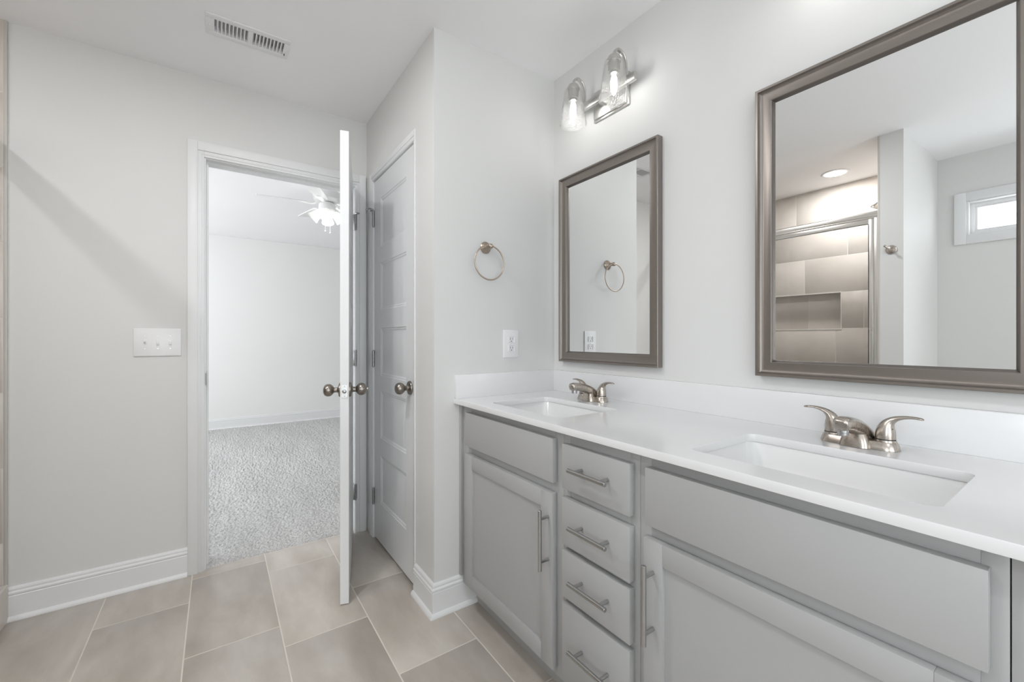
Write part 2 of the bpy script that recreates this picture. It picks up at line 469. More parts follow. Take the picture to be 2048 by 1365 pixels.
def wall_with_holes(name, axis, c0, c1, a0, a1, z0, z1, holes, m, label, cat='wall'):
    """axis 'x': wall spans a along y with thickness c along x; axis 'y': spans x, thickness along y"""
    mb = MB()
    cuts = sorted(set([a0, a1] + [h[0] for h in holes] + [h[1] for h in holes]))
    for u0, u1 in zip(cuts[:-1], cuts[1:]):
        segs = [(z0, z1)]
        for h in holes:
            if h[0] <= u0 + 1e-6 and h[1] >= u1 - 1e-6:
                n = []
                for s in segs:
                    if h[2] > s[0]: n.append((s[0], h[2]))
                    if h[3] < s[1]: n.append((h[3], s[1]))
                segs = n
        for s in segs:
            if axis == 'x': mb.box((c0, u0, s[0]), (c1, u1, s[1]))
            else: mb.box((u0, c0, s[0]), (u1, c1, s[1]))
    bmesh.ops.remove_doubles(mb.bm, verts=mb.bm.verts[:], dist=1e-5)
    return structure(name, mb, m, label, cat)

wall_with_holes('wall_right', 'x', XW, XW + .1, YB, YT + .1, 0, ZC, [], M['wall'], 'off-white painted wall behind both vanity mirrors')
wall_with_holes('wall_towel', 'y', YT, YT + .1, XC, XW, 0, ZC, [], M['wall'], 'narrow off-white wall carrying the towel ring and outlet')
CY0, CY1, CZ = 1.842, 2.452, 2.048
wall_with_holes('wall_closet', 'x', XC, XC + .1, YT + .1, YD, 0, ZC, [(CY0 - .012, CY1 + .006, -1, CZ + .006)], M['wall'], 'off-white wall around the closed closet door')
OX0, OX1, OZ = -0.047, 0.664, 2.036
wall_with_holes('wall_front', 'y', YD, 2.70, XL - .1, 3.2, 0, ZC, [(OX0 - .012, OX1 + .012, -1, OZ + .012)], M['wall'], 'off-white wall with the open bedroom doorway and light switches')
WY0, WY1, WZ0, WZ1 = -0.21, 0.611, 1.861, 2.103
wall_with_holes('wall_left', 'x', XL - .12, XL, YB, YD, 0, ZC, [(-1.45, -.55, .8, 2.05), (WY0, WY1, WZ0, WZ1), (1.334, 1.944, 1.226, 1.530)], M['wall'], 'off-white wall with the small high window')
wall_with_holes('wall_back', 'y', YB - .1, YB, XL, XW, 0, ZC, [(-.85, .85, .45, 2.1)], M['wall'], 'off-white wall behind the viewer with an added window opening')
wall_with_holes('wall_partition', 'y', YP0, YP1, XL, XS, 0, ZC, [], M['wall'], 'off-white partition wall at the end of the shower, seen in the large mirror')

# closet interior back so the gaps are dark
mb = MB()
mb.box((1.0, YT + .1, 0), (1.02, YD, ZC)); mb.box((XC + .1, YT + .1, ZC), (1.02, YD, ZC + .02)); mb.box((XC, CY0, -.02), (1.02, CY1, -0.001))
structure('wall_closet_inside', mb, M['wall'], 'inside walls of the closet behind its closed door', 'wall')

# ------------------------------------------------------------------ shower tile skin
def rows_for(offsets, a0, a1, z0, z1):
    out = []
    zz = [0.926 - 0.304 * 3 + 0.304 * k for k in range(0, 10)]
    for k, z in enumerate(zz):
        o = offsets[k % len(offsets)]
        for j in range(-6, 6):
            out.append((o + j * .606, o + (j + 1) * .606, z, z + .304))
    return out
# row k: z = 0.014 + .304k  -> rows 0.926, 1.23, 1.534, 1.838, 2.142
offs_w = [1.10, 1.369, 0.98, 1.369, 1.18, 1.599, 1.286, 1.666, 1.3]
rr = [r for r in rows_for(offs_w, YP1, YD, 0, ZC)]
NY0, NY1, NZ0, NZ1 = 1.334, 1.944, 1.226, 1.530
rr2 = []
for r in rr:
    if abs(r[2] - 1.23) < 0.01:
        for a, b in ((YP1, 1.18), (1.18, NY0), (NY1, YD)):
            if (a, b, r[2], r[3]) not in rr2: rr2.append((a, b, r[2], r[3]))
    else: rr2.append(r)
mb = MB()
X0 = XL + 0.010
tile_field(mb, (X0, 0, 0), (0, 1, 0), (0, 0, 1), (1, 0, 0), rr2, M['wall_tile'], M['wgrout'], (YP1, YD, 0, ZC), gap=.004, h=.001, holes=[(NY0, NY1, NZ0, NZ1)])
# niche
ND = 0.085
tile_field(mb, (X0 - ND, 0, 0), (0, 1, 0), (0, 0, 1), (1, 0, 0), [(NY0, 1.60, NZ0, NZ1), (1.60, NY1, NZ0, NZ1)], M['wall_tile'], M['wgrout'], (NY0, NY1, NZ0, NZ1))
for z, n in ((NZ0, 1), (NZ1, -1)):
    tile_field(mb, (X0 - ND, 0, z), (0, 1, 0), (1, 0, 0), (0, 0, n), [(NY0, NY1, 0, ND)], M['wall_tile'], M['wgrout'], (NY0, NY1, 0, ND))
for y, n in ((NY0, 1), (NY1, -1)):
    tile_field(mb, (X0 - ND, y, 0), (1, 0, 0), (0, 0, 1), (0, n, 0), [(0, ND, NZ0, NZ1)], M['wall_tile'], M['wgrout'], (0, ND, NZ0, NZ1))
# pale edging round the niche
for a, b in (((NY0 - .008, NZ0 - .008), (NY1 + .008, NZ0)), ((NY0 - .008, NZ1), (NY1 + .008, NZ1 + .008)), ((NY0 - .008, NZ0), (NY0, NZ1)), ((NY1, NZ0), (NY1 + .008, NZ1))):
    mb.box((X0 - .004, a[0], a[1]), (X0 + .004, b[0], b[1]), m=M['wgrout'])
structure('wall_shower_back', mb, M['wall_tile'], 'beige stone-look tiled shower wall with a recessed shelf niche', 'shower wall')
for nm, y, n, lab in (('wall_shower_side', YD - .010, -1, 'beige tiled shower wall at the left edge beside the painted wall'),
                      ('wall_shower_near', YP1 + .010, 1, 'beige tiled face of the partition inside the shower')):
    mb = MB()
    r3 = []
    for k in range(10):
        z = .014 + .304 * k; o = -1.53 + (0.2 if k % 2 else 0.5)
        for j in range(-2, 4): r3.append((o + j * .606, o + (j + 1) * .606, z, z + .304))
    tile_field(mb, (0, y, 0), (1, 0, 0), (0, 0, 1), (0, n, 0), r3, M['wall_tile'], M['wgrout'], (XL + .01, XS - .008, 0, ZC), gap=.004, h=.001)
    # edge trim strip down the free end
    mb.box((XS - .009, y - n * .010, 0.0), (XS + .001, y + n * .0015, ZC), bev=.001, m=M['trimtile'])
    structure(nm, mb, M['wall_tile'], lab, 'shower wall')
# shower floor pan and curb
mb = MB()
mb.box((XL + .01, YP1, 0.001), (-.82, YD - .01, .03), m=M['wall_tile'])
structure('floor_shower', mb, M['wall_tile'], 'beige shower floor behind the curb', 'floor')
mb = MB()
tile_field(mb, (XS + .004, 0, 0), (0, 1, 0), (0, 0, 1), (1, 0, 0), [(1.0 + .606 * k, 1.606 + .606 * k, 0, .15) for k in range(-1, 4)], M['wall_tile'], M['wgrout'], (YP1, YD - .012, 0.001, .15))
tile_field(mb, (-.82, 0, .15), (1, 0, 0), (0, 1, 0), (0, 0, 1), [(0, .124, 1.0 + .606 * k, 1.606 + .606 * k) for k in range(-1, 4)], M['wall_tile'], M['wgrout'], (0, .124, YP1, YD - .012))
mb.box((-.82, YP1 + .001, .001), (XS + .0035, YD - .012, .1495), m=M['wgrout'])
structure('trim_curb', mb, M['wall_tile'], 'beige tiled curb along the open side of the shower', 'shower curb')

# ------------------------------------------------------------------ baseboards
def baseboard(name, p0, p1, nrm, label, ends=(0, 0)):
    """profile extruded from p0 to p1 on the floor; nrm points into the room"""
    p0, p1, n = Vector((*p0, 0)), Vector((*p1, 0)), Vector((*nrm, 0))
    d = (p1 - p0).normalized()
    prof = [(0, .001), (.027, .001), (.0265, .006), (.024, .012), (.019, .017), (.0145, .0185), (.0145, .098), (.0125, .1005), (.0125, .103), (.015, .106), (.015, .112),
            (.0105, .118), (.0105, .121), (.011, .124), (.009, .130), (.005, .1335), (0, .134)]
    mb = MB()
    rs = []
    for P, e in ((p0, -ends[0]), (p1, ends[1])):
        rs.append([P + n * t + d * (t * e) + Vector((0, 0, z)) for t, z in prof])
    mb.rings(rs)
    return structure(name, mb, M['trim'], label, 'baseboard', angle=25)
baseboard('baseboard_front', (XS + .001, YD), (-.1192, YD), (0, -1), 'white moulded baseboard left of the bedroom doorway')
baseboard('baseboard_towel', (XC, YT), (.945, YT), (0, -1), 'short white baseboard under the towel ring wall beside the vanity', ends=(1, 0))
baseboard('baseboard_closet', (XC, YT), (XC, 1.811), (-1, 0), 'short white baseboard between the wall corner and the closet door', ends=(1, 0))
baseboard('baseboard_left', (XL, YB), (XL, YP0), (1, 0), 'white baseboard under the small high window')
baseboard('baseboard_back', (XL, YB), (XW, YB), (0, 1), 'white baseboard on the wall behind the viewer')
baseboard('baseboard_right', (XW, YB), (XW, -.03), (-1, 0), 'white baseboard on the mirror wall past the vanity')
# end of front baseboard: small return cap is part of the profile itself

# ------------------------------------------------------------------ door casings (trim_n)
def casing(name, axis, face, into, a0, a1, w0, w1, ztop, wtop, th, label, zlo=0.0):
    """U-shaped casing: inner opening a0..a1 up to ztop; widths w0,w1 and head wtop. stepped profile"""
    mb = MB()
    def B(u0, u1, z0, z1, t0, t1, bev=.0012):
        c0, c1 = face + into * t0, face + into * t1
        if axis == 'y': mb.box((u0, c0, z0), (u1, c1, z1), bev)
        else: mb.box((c0, u0, z0), (c1, u1, z1), bev)
    # layers: base board, outer band, middle bead
    for (f0, f1, t) in ((0.0, 0.985, th * .62), (0.40, 1.0, th), (0.16, 0.24, th * .78)):
        B(a0 - w0 * f1, a0 - w0 * f0, zlo, ztop + wtop * f1, 0, t)
        B(a1 + w1 * f0, a1 + w1 * f1, zlo, ztop + wtop * f1, 0, t)
        B(a0 - w0 * f0, a1 + w1 * f0, ztop + wtop * f0, ztop + wtop * f1, 0, t)
    return structure(name, mb, M['trim'], label, 'door casing')
casing('trim_1', 'y', YD, -1, OX0 - .006, OX1 + .002, .066, .060, OZ + .004, .072, .018, 'white moulded casing around the open bedroom doorway')
casing('trim_2', 'x', XC, -1, CY0 - .004, CY1 + .004, .022, .055, CZ + .002, .046, .0055, 'white casing around the closed closet door')
casing('trim_3', 'y', 2.70, 1, OX0 - .006, OX1 + .004, .064, .064, OZ + .004, .064, .018, 'white casing on the bedroom side of the doorway')
# jambs
mb = MB()
mb.box((OX0 - .012, YD - .001, 0), (OX0, 2.701, OZ + .0119)); mb.box((OX1, YD - .001, 0), (OX1 + .012, 2.701, OZ + .0119))
mb.box((OX0, YD - .0009, OZ), (OX1, 2.7009, OZ + .012))
mb.box((OX0 - .001, 2.624, 0), (OX0 + .010, 2.66, OZ + .001)); mb.box((OX1 - .010, 2.624, 0), (OX1 + .001, 2.66, OZ + .001)); mb.box((OX0 + .0101, 2.6242, OZ - .010), (OX1 - .0101, 2.6598, OZ))
jamb = structure('trim_4', mb, M['trim'], 'white door jamb lining the bedroom doorway', 'door jamb')
mb = MB(); mb.loft([(OX0 + .0005, YD - .0065 + .004 * abs(k) / 4, .945 + k * .0075) for k in range(-4, 5)], (.0018, .0022), side=(1, 0, 0), n=8)
mb.box((OX0 - .0005, YD + .001, .905), (OX0 + .0012, YD + .030, .985), .0005)
obj('strike_plate', mb, M['hinge'], jamb, label='dark curved strike plate lip')
mb = MB()
mb.box((XC - .001, CY0 - .012, 0), (XC + .101, CY0 - .003, CZ), .0008); mb.box((XC - .001, CY1 + .002, 0), (XC + .101, CY1 + .006, CZ), .0008)
mb.box((XC - .001, CY0 - .012, CZ), (XC + .101, CY1 + .006, CZ + .006), .0008)
mb.box((XC + .046, CY0 - .003, 0), (XC + .06, CY0 + .008, CZ)); mb.box((XC + .046, CY1 - .008, 0), (XC + .06, CY1 + .002, CZ)); mb.box((XC + .0462, CY0 + .0081, CZ - .01), (XC + .0598, CY1 - .0081, CZ))
jamb2 = structure('trim_5', mb, M['trim'], 'white door jamb lining the closet doorway', 'door jamb')
mb = MB(); mb.box((XC - .004, CY0 - .006, .885), (XC + .02, CY0 - .0025, .955), .0005)
obj('strike_plate', mb, M['hinge'], jamb2, label='dark closet strike plate edge')

# ------------------------------------------------------------------ five-panel doors
PZ = [(.228, .497), (.592, .855), (.94, 1.205), (1.305, 1.565), (1.655, 1.925)]
def door_slab(W, H, z0, T=.035, st=.112):
    """local coords: hinge edge at x=0, slab runs to x=-W, front face y=0, back y=T"""
    mb = MB(); bm = mb.bm
    xs = [-W, -W + st, -st, 0]; zs = [z0] + [z for p in PZ for z in p] + [H]
    for yy, s in ((0.0, 1), (T, -1)):
        for i in range(3):
            for j in range(len(zs) - 1):
                a, b, c, d = xs[i], xs[i + 1], zs[j], zs[j + 1]
                if i == 1 and j % 2 == 1:
                    steps = [(0, 0), (.005, .003), (.010, .0035), (.017, .007), (.026, .007), (.042, .004)]
                    prev = None
                    for ins, dep in steps:
                        ring = [Vector((p, yy + s * dep, q)) for p, q in ((a + ins, c + ins), (b - ins, c + ins), (b - ins, d - ins), (a + ins, d - ins))]
                        ring = [bm.verts.new(v) for v in ring]
                        if prev:
                            for k in range(4): bm.faces.new([prev[k], prev[(k + 1) % 4], ring[(k + 1) % 4], ring[k]])
                        prev = ring
                    bm.faces.new(prev)
                else:
                    mb.poly([(a, yy, c), (b, yy, c), (b, yy, d), (a, yy, d)])
    for p in (((-W, 0, z0), (-W, T, z0), (-W, T, H), (-W, 0, H)), ((0, 0, z0), (0, T, z0), (0, T, H), (0, 0, H)),
              ((-W, 0, z0), (0, 0, z0), (0, T, z0), (-W, T, z0)), ((-W, 0, H), (0, 0, H), (0, T, H), (-W, T, H))):
        mb.poly(p)
    bmesh.ops.remove_doubles(bm, verts=bm.verts[:], dist=1e-5)
    return mb
def knob_prof():
    return [(.0325, 0), (.0325, .004), (.030, .008), (.020, .0105), (.0125, .014), (.0115, .022), (.0125, .028), (.019, .033), (.0255, .041), (.0275, .050), (.0262, .059), (.021, .067), (.012, .0715), (.0, .073)]
def add_knob(root, x, z, y, s, key=False):
    mb = MB(); kp = knob_prof(); mb.lathe(kp[:3] + catmull(kp[3:], 4), (x, y, z), (0, s, 0), 48)
    if key: mb.box((x - .001, y + s * .072, z - .006), (x + .001, y + s * .079, z + .006), .0004); mb.lathe([(.006, 0), (.006, .074)], (x, y, z), (0, s, 0), 16)
    return obj('door_knob', mb, M['antique'], root, world=False, label='aged nickel round door knob')
def add_hinge(root, z, stop=False, flip=1):
    mb = MB()
    for a, b in ((0, .0172), (.0182, .0354), (.0364, .0536), (.0546, .0718), (.0728, .090)):
        mb.cyl((.002, -.006, z - .045 + a), (.002, -.006, z - .045 + b), .0065, 16)
    mb.sphere((.002, -.006, z + .046), .0045, n=10); mb.sphere((.002, -.006, z - .046), .0045, n=10)
    mb.box((-.0005, -.004, z - .045), (.0012, .030, z + .045), .0003)      # leaf on the slab edge
    h = obj('hinge', mb, M['hinge'], root, world=False)
    if stop:
        mb = MB()
        pts = [(.002, -.006, z + .052), (.004, -.020, z + .056), (.012 * flip, -.036, z + .050), (.020 * flip, -.050, z + .040)]
        mb.loft(pts, [(.004, .004)] * 4, side=(0, 0, 1), n=8)
        mb.loft([(.002, -.006, z + .052), (-.010 * flip, -.014, z + .050), (-.016 * flip, -.018, z + .046)], [(.004, .004)] * 3, side=(0, 0, 1), n=8)
        mb.sphere(pts[-1], .007, n=10)
        obj('door_stop', mb, M['hinge'], h, world=False, label='small bent hinge pin door stop')
    return h
d1 = thing('door_1', (OX1 - .002, 2.574, 0), 'white five-panel bedroom door standing open, seen edge-on', 'door', kind='structure')
obj('door_slab', door_slab(.702, 2.040, .006), M['door'], d1, world=False, angle=20)
add_knob(d1, -.702 + .062, .920, 0, -1, key=True); add_knob(d1, -.702 + .062, .920, .035, 1)
mb = MB(); pr = rrect(.0175, .920, .0125, .028, .005, 5); mb.rings([[Vector((-.7015, a, b)) for a, b in pr], [Vector((-.7035, a, b)) for a, b in pr]]); obj('latch_plate', mb, M['latch'], d1, world=False)
mb = MB(); mb.lathe([(.0085, 0), (.0085, .010), (.004, .0125)], (-.703, .0175, .920), (-1, 0, 0), 20)
for zz in (.899, .941): mb.lathe([(.0028, 0), (.0022, .001)], (-.7034, .0175, zz), (-1, 0, 0), 10)
obj('latch_bolt', mb, M['steel'], d1, world=False)
for z in (1.832, 1.030, .240): add_hinge(d1, z, stop=(z > 1.5))
d1.rotation_euler = (0, 0, math.radians(74.28))
for ch in d1.children:        # the slab sits just behind the hinge pins
    if ch.name.split('.')[0] != 'hinge': ch.data.transform(Matrix.Translation((-.003, .007, 0)))
    for g in ch.children: pass
# leaves on the jamb
for z in (1.832, 1.030, .240):
    mb = MB(); mb.box((OX1 - .0015, YD + .001, z - .045), (OX1 + .0003, YD + .032, z + .045), .0003)
    for dz in (-.024, .022): mb.box((OX1 - .002, YD + .010, z + dz - .010), (OX1 - .0012, YD + .013, z + dz + .010), m=None)
    obj('hinge_leaf', mb, M['hinge'], jamb)

d2 = thing('door_2', (XC + .007, CY1, 0), 'closed white five-panel closet door with a round knob', 'door', kind='structure')
d2w = CY1 - CY0 + .001
mb = door_slab(d2w, 2.044, .012)
obj('door_slab', mb, M['door'], d2, world=False, angle=20)
add_knob(d2, -d2w + .060, .915, 0, -1)
for z in (1.835, 1.030, .240): add_hinge(d2, z, stop=(z > 1.5), flip=-1)
# local -x must run towards -y, front face (-y local) faces -x world
d2.rotation_euler = (0, 0, math.radians(90)); d2.scale = (1, 1, 1)
# rotating +90: local (-1,0)->(0,-1) ok ; local (0,-1)->(1,0) faces +x, so mirror the thickness
for ch in d2.children_recursive:
    ch.data = ch.data.copy() if ch.data.users > 1 else ch.data
    ch.data.transform(Matrix.Scale(-1, 4, (0, 1, 0))); ch.data.flip_normals()

# ------------------------------------------------------------------ windows
def window(name, axis, face, out, a0, a1, z0, z1, label, cas=.058):
    t = thing(name, ((face if axis == 'x' else (a0 + a1) / 2), ((a0 + a1) / 2 if axis == 'x' else face), z0), label, 'window', kind='structure')
    def B(mb, u0, u1, q0, q1, t0, t1, bev=.001):
        c0, c1 = face - out * t0, face - out * t1     # t>0 into room
        if axis == 'x': mb.box((c0, u0, q0), (c1, u1, q1), bev)
        else: mb.box((u0, c0, q0), (u1, c1, q1), bev)
    mb = MB()
    B(mb, a0 - cas, a0, z0 - cas, z1 + cas, 0.0005, .016); B(mb, a1, a1 + cas, z0 - cas, z1 + cas, 0.0005, .016)
    B(mb, a0, a1, z1, z1 + cas, 0.0005, .016); B(mb, a0, a1, z0 - cas, z0, 0.0005, .016)
    obj('casing', mb, M['trim'], t)
    mb = MB()
    for g0, g1, d0, d1 in ((0, .012, -.10, 0), (.012, .034, -.085, -.045), (.034, .046, -.078, -.055)):
        B(mb, a0 + g0, a0 + g1, z0 + g0, z1 - g0, d0, d1); B(mb, a1 - g1, a1 - g0, z0 + g0, z1 - g0, d0, d1)
        B(mb, a0 + g1, a1 - g1, z1 - g1, z1 - g0, d0, d1); B(mb, a0 + g1, a1 - g1, z0 + g0, z0 + g1, d0, d1)
    obj('sash', mb, M['plastic'], t)
    mb = MB(); B(mb, a0 + .04, a1 - .04, z0 + .04, z1 - .04, -.068, -.064, 0)
    obj('pane', mb, M['window_glass'], t)
    return t
window('window_1', 'x', XL, -1, WY0, WY1, WZ0, WZ1, 'small high transom window with white casing, seen at the right edge of the large mirror')
window('window_added_2', 'y', YB, -1, -.85, .85, .45, 2.1, 'wide added window for the fill light, in the wall behind the viewer')  # invented opening that lets in the fill from behind

window('window_added_3', 'x', XL, -1, -1.45, -.55, .8, 2.05, 'added window for the side fill light, in the left wall behind the viewer')  # invented opening, added to brighten the surfaces facing left

# ------------------------------------------------------------------ vanity: cabinets
XF, XD = 0.862, 0.842          # face frame plane, front faces of doors and drawers
ZT = 0.868
def pull(parent, y, z, L, vertical, post):
    mb = MB(); x = XD - .034; r = .0060
    if vertical:
        mb.cyl((x, y, z - L / 2), (x, y, z + L / 2), r, 20, .0008)
        for s in (-1, 1): mb.cyl((x, y, z + s * post), (XD + .0005, y, z + s * post), .0048, 16)
    else:
        mb.cyl((x, y - L / 2, z), (x, y + L / 2, z), r, 20, .0008)
        for s in (-1, 1): mb.cyl((x, y + s * post, z), (XD + .0005, y + s * post, z), .0048, 16)
    return obj('handle', mb, M['steel'], parent, label='stainless steel bar pull')
def carcass(t, y0, y1, stiles, rails):
    mb = MB()
    # face frame
    mb.box((XF, y0, .106), (XF + .019, y0 + stiles[0], ZT), .0006)
    mb.box((XF, y1 - stiles[1], .106), (XF + .019, y1, ZT), .0006)
    for z0, z1 in rails: mb.box((XF + .0003, y0 + stiles[0], z0), (XF + .019, y1 - stiles[1], z1), .0004)
    obj('face_frame', mb, M['cabinet'], t)
    mb = MB()
    mb.box((XF + .019, y0, .106), (XW - .002, y0 + .014, ZT)); mb.box((XF + .019, y1 - .014, .106), (XW - .002, y1, ZT))
    mb.box((XF + .019, y0 + .014, .106), (XW - .002, y1 - .014, .12)); mb.box((XW - .008, y0 + .014, .12), (XW - .002, y1 - .014, ZT - .25))
    obj('body', mb, M['cabinet'], t)
    mb = MB(); mb.box((.928, y0, .001), (.944, y1, .106)); mb.box((.944, y0, .001), (XW - .01, y0 + .014, .106)); mb.box((.944, y1 - .014, .001), (XW - .01, y1, .106))
    obj('toe_kick', mb, M['cabinet'], t)
def slab_front(name, t, y0, y1, z0, z1):
    mb = MB(); mb.box((XD, y0, z0), (XF - .0006, y1, z1), .0009, 2)
    return obj(name, mb, M['cabinet'], t)
def shaker(t, y0, y1, z0, z1, sw=.055):
    mb = MB(); b = .0008
    mb.box((XD, y0, z0), (XF - .0006, y0 + sw, z1), b); mb.box((XD, y1 - sw, z0), (XF - .0006, y1, z1), b)
    mb.box((XD + .0002, y0 + sw, z0), (XF - .0006, y1 - sw, z0 + sw), b); mb.box((XD + .0002, y0 + sw, z1 - sw), (XF - .0006, y1 - sw, z1), b)
    mb.box((XD + .009, y0 + sw - .004, z0 + sw - .004), (XF - .002, y1 - sw + .004, z1 - sw + .004))
    return obj('door', mb, M['cabinet'], t)
RS = [(.832, ZT), (.665, .710), (.106, .135)]
c1 = thing('vanity_cabinet', (1.12, 1.28, 0), 'grey sink base cabinet in the corner under the far sink, one shaker door', 'cabinet', 'grey vanity base cabinets')
carcass(c1, .962, 1.603, (.042, .072), RS)
slab_front('false_front', c1, .992, 1.550, .704, .841)
dd = shaker(c1, .994, 1.550, .130, .671); pull(dd, 1.012, .529, .186, True, .066)
c2 = thing('vanity_cabinet', (1.12, .82, 0), 'narrow grey cabinet with four drawers between the two sink cabinets', 'cabinet', 'grey vanity base cabinets')
carcass(c2, .680, .961, (.030, .026), [(.826, ZT), (.67, .710), (.515, .545), (.355, .39), (.106, .135)])
for z0, z1, zh in ((.703, .835, .776), (.537, .677, .612), (.382, .521, .457), (.130, .366, .263)):
    dr = slab_front('drawer', c2, .697, .949, z0, z1); pull(dr, .817, zh, .142, False, .048)
c3 = thing('vanity_cabinet', (1.12, .38, 0), 'grey sink base cabinet under the near sink, one wide shaker door', 'cabinet', 'grey vanity base cabinets')
carcass(c3, .083, .679, (.026, .032), RS)
slab_front('false_front', c3, .100, .651, .702, .839)
dd = shaker(c3, .100, .655, .130, .671, .052); pull(dd, .628, .530, .186, True, .066)
mb = MB(); mb.box((XF, -.018, .106), (XF + .019, .0815, ZT), .0006); mb.box((XF + .019, -.018, .106), (XW - .002, -.004, ZT)); mb.box((.928, -.018, .001), (.944, .0815, .106))
obj('filler_panel', mb, M['cabinet'], label='grey filler panel at the near end of the vanity, right of the last seam', cat='cabinet panel')
mb = MB(); mb.box((.851, 1.6045, .135), (.873, 1.6195, ZT), .0008)
obj('scribe_strip', mb, M['cabinet'], label='thin grey scribe strip between the vanity and the towel ring wall', cat='cabinet trim')

# ------------------------------------------------------------------ countertop with two cut-outs
SX, SHX = 1.047, .143
SINKS = [(1.238, .205), (.365, .209)]
cu = bpy.data.curves.new('ct', 'CURVE'); cu.dimensions = '2D'; cu.fill_mode = 'BOTH'; cu.extrude = .0085; cu.bevel_depth = .0015; cu.bevel_resolution = 1
def add_spline(pts):
    s = cu.splines.new('POLY'); s.points.add(len(pts) - 1)
    for p, q in zip(s.points, pts): p.co = (q[0], q[1], 0, 1)
    s.use_cyclic_u = True
b_ = .0015
add_spline([(.825 + b_, -.03 + b_), (XW - .001 - b_, -.03 + b_), (XW - .001 - b_, YT - .001 - b_), (.825 + b_, YT - .001 - b_)])
for cy, hy in SINKS: add_spline(rrect(SX, cy, SHX + b_, hy + b_, .022))
tmp = bpy.data.objects.new('ct', cu); COL.objects.link(tmp)
bpy.context.view_layer.update()
me = bpy.data.meshes.new_from_object(tmp.evaluated_get(bpy.context.evaluated_depsgraph_get()))
bpy.data.objects.remove(tmp)
me.name = 'countertop'; me.materials.clear(); me.materials.append(M['quartz'])
me.transform(Matrix.Translation((0, 0, .0100)))
co = bpy.data.objects.new('countertop', me); co.location = (0, 0, .870); COL.objects.link(co)
for p in me.polygons: p.use_smooth = True
me.set_sharp_from_angle(angle=math.radians(30))
tag(co, 'long white quartz countertop over the grey vanity with two sink cut-outs', 'countertop')
mb = MB(); mb.box((XW - .020, -.03, .8899), (XW + .001, YT + .001, .991), .0015)
obj('backsplash', mb, M['quartz'], label='long low white backsplash along the mirror wall', cat='backsplash')
mb = MB(); mb.box((.829, YT - .020, .8899), (XW - .0195, YT + .001, .991), .0015)
obj('backsplash', mb, M['quartz'], label='short white side splash on the towel ring wall', cat='backsplash')

# ------------------------------------------------------------------ sinks
def sink(cy, hy, label):
    t = thing('sink', (SX, cy, .72), label, 'sink', 'undermount sinks in the countertop')
    mb = MB()
    def ring(ins, z, r): return [Vector((x, y, z)) for x, y in rrect(SX, cy, SHX - ins, hy - ins, r)]
    rs = [ring(-.018, .8695, .030), ring(-.004, .8695, .026), ring(-.003, .866, .026), ring(.001, .852, .028), ring(.010, .815, .034), ring(.026, .775, .042), ring(.048, .752, .05), ring(.080, .744, .05), ring(.110, .741, .03), ring(.124, .740, .018)]
    mb.rings(rs, cap0=False, cap1=True)
    b = obj('basin', mb, M['ceramic'], t, angle=60)
    so = b.modifiers.new('thickness', 'SOLIDIFY'); so.thickness = .007; so.offset = -1
    for p in b.data.polygons: pass
    mb = MB(); mb.lathe([(.0, 0), (.021, 0), (.022, .002), (.020, .0045), (.014, .004), (.012, .006), (.0, .007)], (SX, cy, .7402), (0, 0, 1), 28)
    obj('drain', mb, M['nickel'], t)
    return t
sink(SINKS[0][0], SINKS[0][1], 'white rectangular undermount sink in the corner, below the far mirror')
sink(SINKS[1][0], SINKS[1][1], 'white rectangular undermount sink nearest the viewer, in front of the near faucet')

